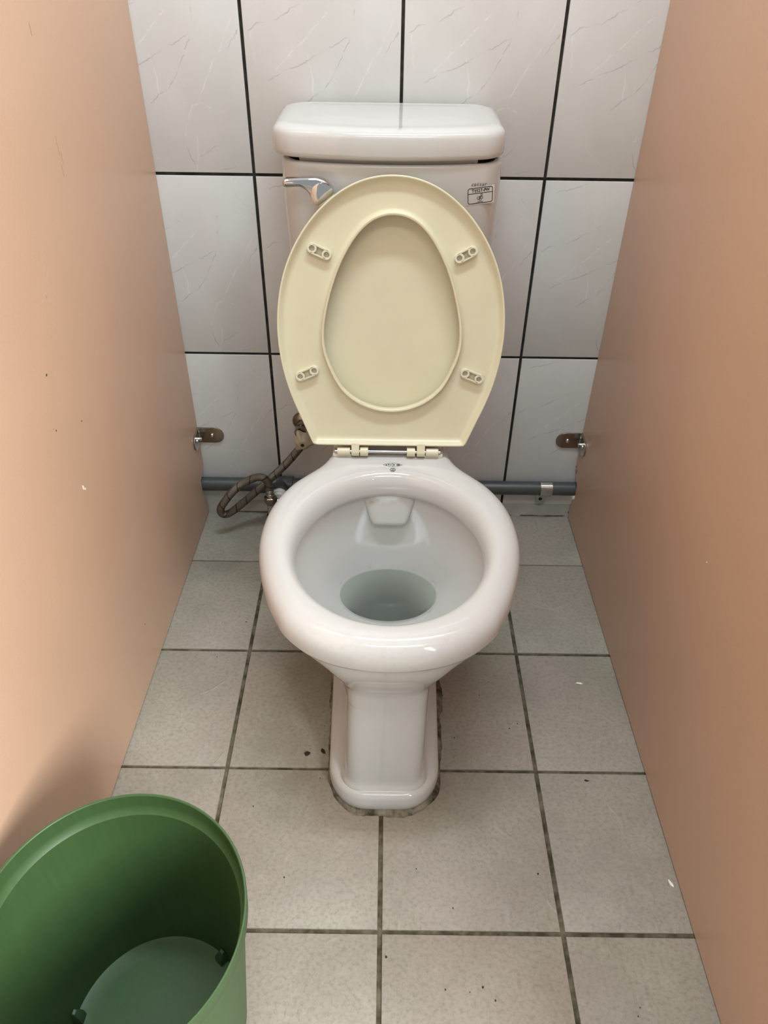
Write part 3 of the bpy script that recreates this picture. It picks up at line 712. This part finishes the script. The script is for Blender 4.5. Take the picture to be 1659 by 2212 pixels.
# cover behind the ring
SL = offn(SA, .0015)
m = MB(); m.rings([SR(offn(SL, .012), -.0285), SR(offn(SL, .004), -.0275), SR(offn(SL, .0005), -.0255), SR(SL, -.0285), SR(offn(SL, .003), -.0335), SR(offn(SL, .02), -.0375), SR(offn(SL, .06), -.0395)])
def knuckle(mb, u0, u1): 
    c = (-.0115, -.0045); rad = .0078
    P = [(.004, -.036)] + [(c[0] - .004, -.030)] + [(c[0] + rad * math.cos(math.radians(a)), c[1] + rad * math.sin(math.radians(a))) for a in range(-110, -421, -20)] + [(.004, -.028)]
    mb.rings([[SM(u, p[0], p[1]) for p in P] for u in (u0, u0 + .0005, u1 - .0005, u1)])
knuckle(m, -.0492, -.0362); knuckle(m, .0275, .0405)
cov = put(m.build('seat_cover', M_seat, None, angle=50)); cov['label'] = 'cream cover standing open behind the seat ring'
# hinge pin and mounts
m = MB(); cp_ = lambda u: SM(u, -.0115, -.0045)
m.tube([cp_(-.0905), cp_(.082)], .0026, 14); put(m.build('hinge_pin', M_chrome, None))['label'] = 'chrome hinge pin'
for u0, u1, b0, b1 in ((-.0868, -.0655, -.094, -.064), (.0583, .0792, .0565, .0865)):
    m = MB(); m.tube([cp_(u0), cp_(u0 + .0008), cp_(u1 - .0008), cp_(u1)], [.0058, .0066, .0066, .0058], 24)
    xa, xb = P0.x + b0, P0.x + b1
    m.box((xa, -.352, .3858), (xb, -.318, .3915)); m.box((xa + .001, -.334, .3905), (xb - .001, -.322, .409))
    o = put(m.build('hinge_mount', M_seatd, None, bevel=.0008))

# ------------------------------------------------------------------ mortar round the foot
m = MB(); n = N
foot = [(XC + x, y) for x, y in FT]
inn_, mid, out_ = [], [], []
cx, cy = XC, -.50
for i in range(n):
    x, y = foot[i]; d = Vector((x - cx, y - cy)).normalized()
    a = ANG[i]; w = .0045 + .0035 * (math.sin(7 * a) * .4 + math.sin(17 * a + 1) * .3 + random.uniform(-.35, .35))
    if x > cx + .05 and y > -.72: w += .006 * (1 + .25 * math.sin(9 * a))
    if y < -.72: w += .004
    w = max(.0015, w)
    inn_.append((x + d.x * .0002, y + d.y * .0002, .0050)); mid.append((x + d.x * w * .35, y + d.y * w * .35, .0042)); out_.append((x + d.x * w, y + d.y * w, .0008))
m.rings([[(p[0], p[1], 0) for p in inn_], inn_, mid, out_, [(p[0], p[1], 0) for p in out_]], loop=True)
mo = m.build('mortar_bead', M_mortar, None, angle=80); tag(mo, 'grimy grey brown mortar bead around the toilet foot on the floor', 'mortar')

# ------------------------------------------------------------------ bucket
BX, BY, BH, BR, BB = -.2727, -1.0494, .300, .136, .1035
r = empty('waste_bucket', (BX, BY, 0)); tag(r, 'empty round green plastic waste bucket on the floor at bottom left', 'bucket')
m = MB(); K = 128
def rb(rad, z): return [(x, y, z) for x, y, _ in circ(0, 0, rad, K)]
def wall_r(z): return lerp(BB + .003, BR - .003, z / BH)
rs = [rb(BB - .004, .004), rb(BB - .002, 0), rb(BB + .002, .0005), rb(wall_r(.01), .01)]
for k in range(1, 14): z = .01 + (BH - .045) * k / 13; rs.append(rb(wall_r(z), z))
rs += [rb(wall_r(BH - .030) + .0005, BH - .030), rb(BR - .0012, BH - .024), rb(BR - .0004, BH - .004), rb(BR, BH - .0015), rb(BR - .0005, BH), rb(BR - .0022, BH), rb(BR - .0030, BH - .001), rb(BR - .0038, BH - .018), rb(BR - .0045, BH - .023), rb(wall_r(BH - .03) - .0038, BH - .029)]
for k in range(12, -1, -1): z = .008 + (BH - .045) * k / 13; rs.append(rb(wall_r(z) - .0028, z))
rs += [rb(BB - .006, .0065), rb(BB - .02, .006)]
m.rings(rs); o = m.build('body', M_bucket, r, angle=35)
M_tab = simple('dark_green_tab', (.035, .07, .03), .5)
for ang in (50, 176, 300):
    m = MB(); a = math.radians(ang); d = Vector((math.cos(a), math.sin(a), 0)); t = Vector((-d.y, d.x, 0)); c = d * (wall_r(.03) - .0125)
    def P(x, y, z): return tuple(c + d * x + t * y + Vector((0, 0, z)))
    m.rings([[P(-.003, -.006, .0065), P(.009, -.008, .0065), P(.009, .008, .0065), P(-.003, .006, .0065)], [P(-.002, -.006, .018), P(.009, -.007, .018), P(.009, .007, .018), P(-.002, .006, .018)], [P(.004, -.003, .027), P(.008, -.003, .028), P(.008, .003, .028), P(.004, .003, .027)]])
    m.build('inner_tab', M_tab, r, bevel=.0006)

# ------------------------------------------------------------------ litter on the floor
def scrap(name, x, y, w, h, rot, mat, label, cat, hgt=.001, n=11, z0=.0006):
    m = MB(); top = []; 
    for k in range(n):
        a = 2 * PI * k / n; q = random.uniform(.6, 1.15); X = w * q * math.cos(a); Y = h * q * math.sin(a)
        top.append((X * math.cos(rot) - Y * math.sin(rot), X * math.sin(rot) + Y * math.cos(rot)))
    m.rings([[(p[0], p[1], 0) for p in top], [(p[0] * .92, p[1] * .92, hgt * random.uniform(.8, 1.3)) for p in top]])
    o = m.build(name, mat, None, smooth=False); o.location = (x, y, z0); tag(o, label, cat); return o
scrap('paper_scrap', .3533, -.501, .0085, .0028, -.15, M_chip, 'small torn white paper scrap on the floor tile right of the toilet bowl', 'litter')
scrap('paper_scrap', .4150, -.862, .0022, .0065, .35, M_chip, 'tiny pale triangular scrap lying against the foot of the right partition', 'litter')
scrap('dirt_clump', -.1249, -.655, .0055, .004, .3, M_void, 'brown curled dirt clump on the floor left of the toilet foot', 'litter', .002)
scrap('dirt_clump', -.0985, -.6505, .0035, .006, .5, M_void, 'dark dirt clump stuck beside the mortar at the left of the toilet foot', 'litter', .002)
scrap('dirt_clump', .327, -.6978, .0045, .0013, -.2, M_void, 'thin dark sliver on the right floor tile below the grout line', 'litter', .001)
m = MB(); spots = [(.3036,-.6839,.0012),(.0070,-.9645,.0017),(.0836,-1.0024,.0012),(.1322,-.9991,.0014),(.1468,-1.0144,.0013),(.115,-1.005,.0009),(.226,-.8498,.0016),(.10,-.90,.001),(.05,-.845,.0008),
    (.215,-.60,.0012),(.23,-.59,.001),(.17,-.53,.0011),(.19,-.50,.0009),(-.31,-.45,.001),(-.27,-.36,.0012),(-.10,-.60,.0009),(.12,-.62,.0011),(-.2,-.75,.0009),(.33,-1.02,.0008),(.325,-1.03,.001),(.32,-1.04,.0008),(-.14,-.86,.0012),(-.10,-.70,.0009)]
for x, y, s_ in spots:
    k = 7; p = [(x + s_ * random.uniform(.6, 1.2) * math.cos(2*PI*i/k), y + s_ * random.uniform(.6, 1.3) * math.sin(2*PI*i/k)) for i in range(k)]
    m.rings([[(a, b, .0004) for a, b in p], [(a, b, .0012) for a, b in p]])
tag(m.build('floor_dust', M_void, None, smooth=False), 'tiny dark specks of dirt scattered over the floor tiles', 'dust', kind='stuff')
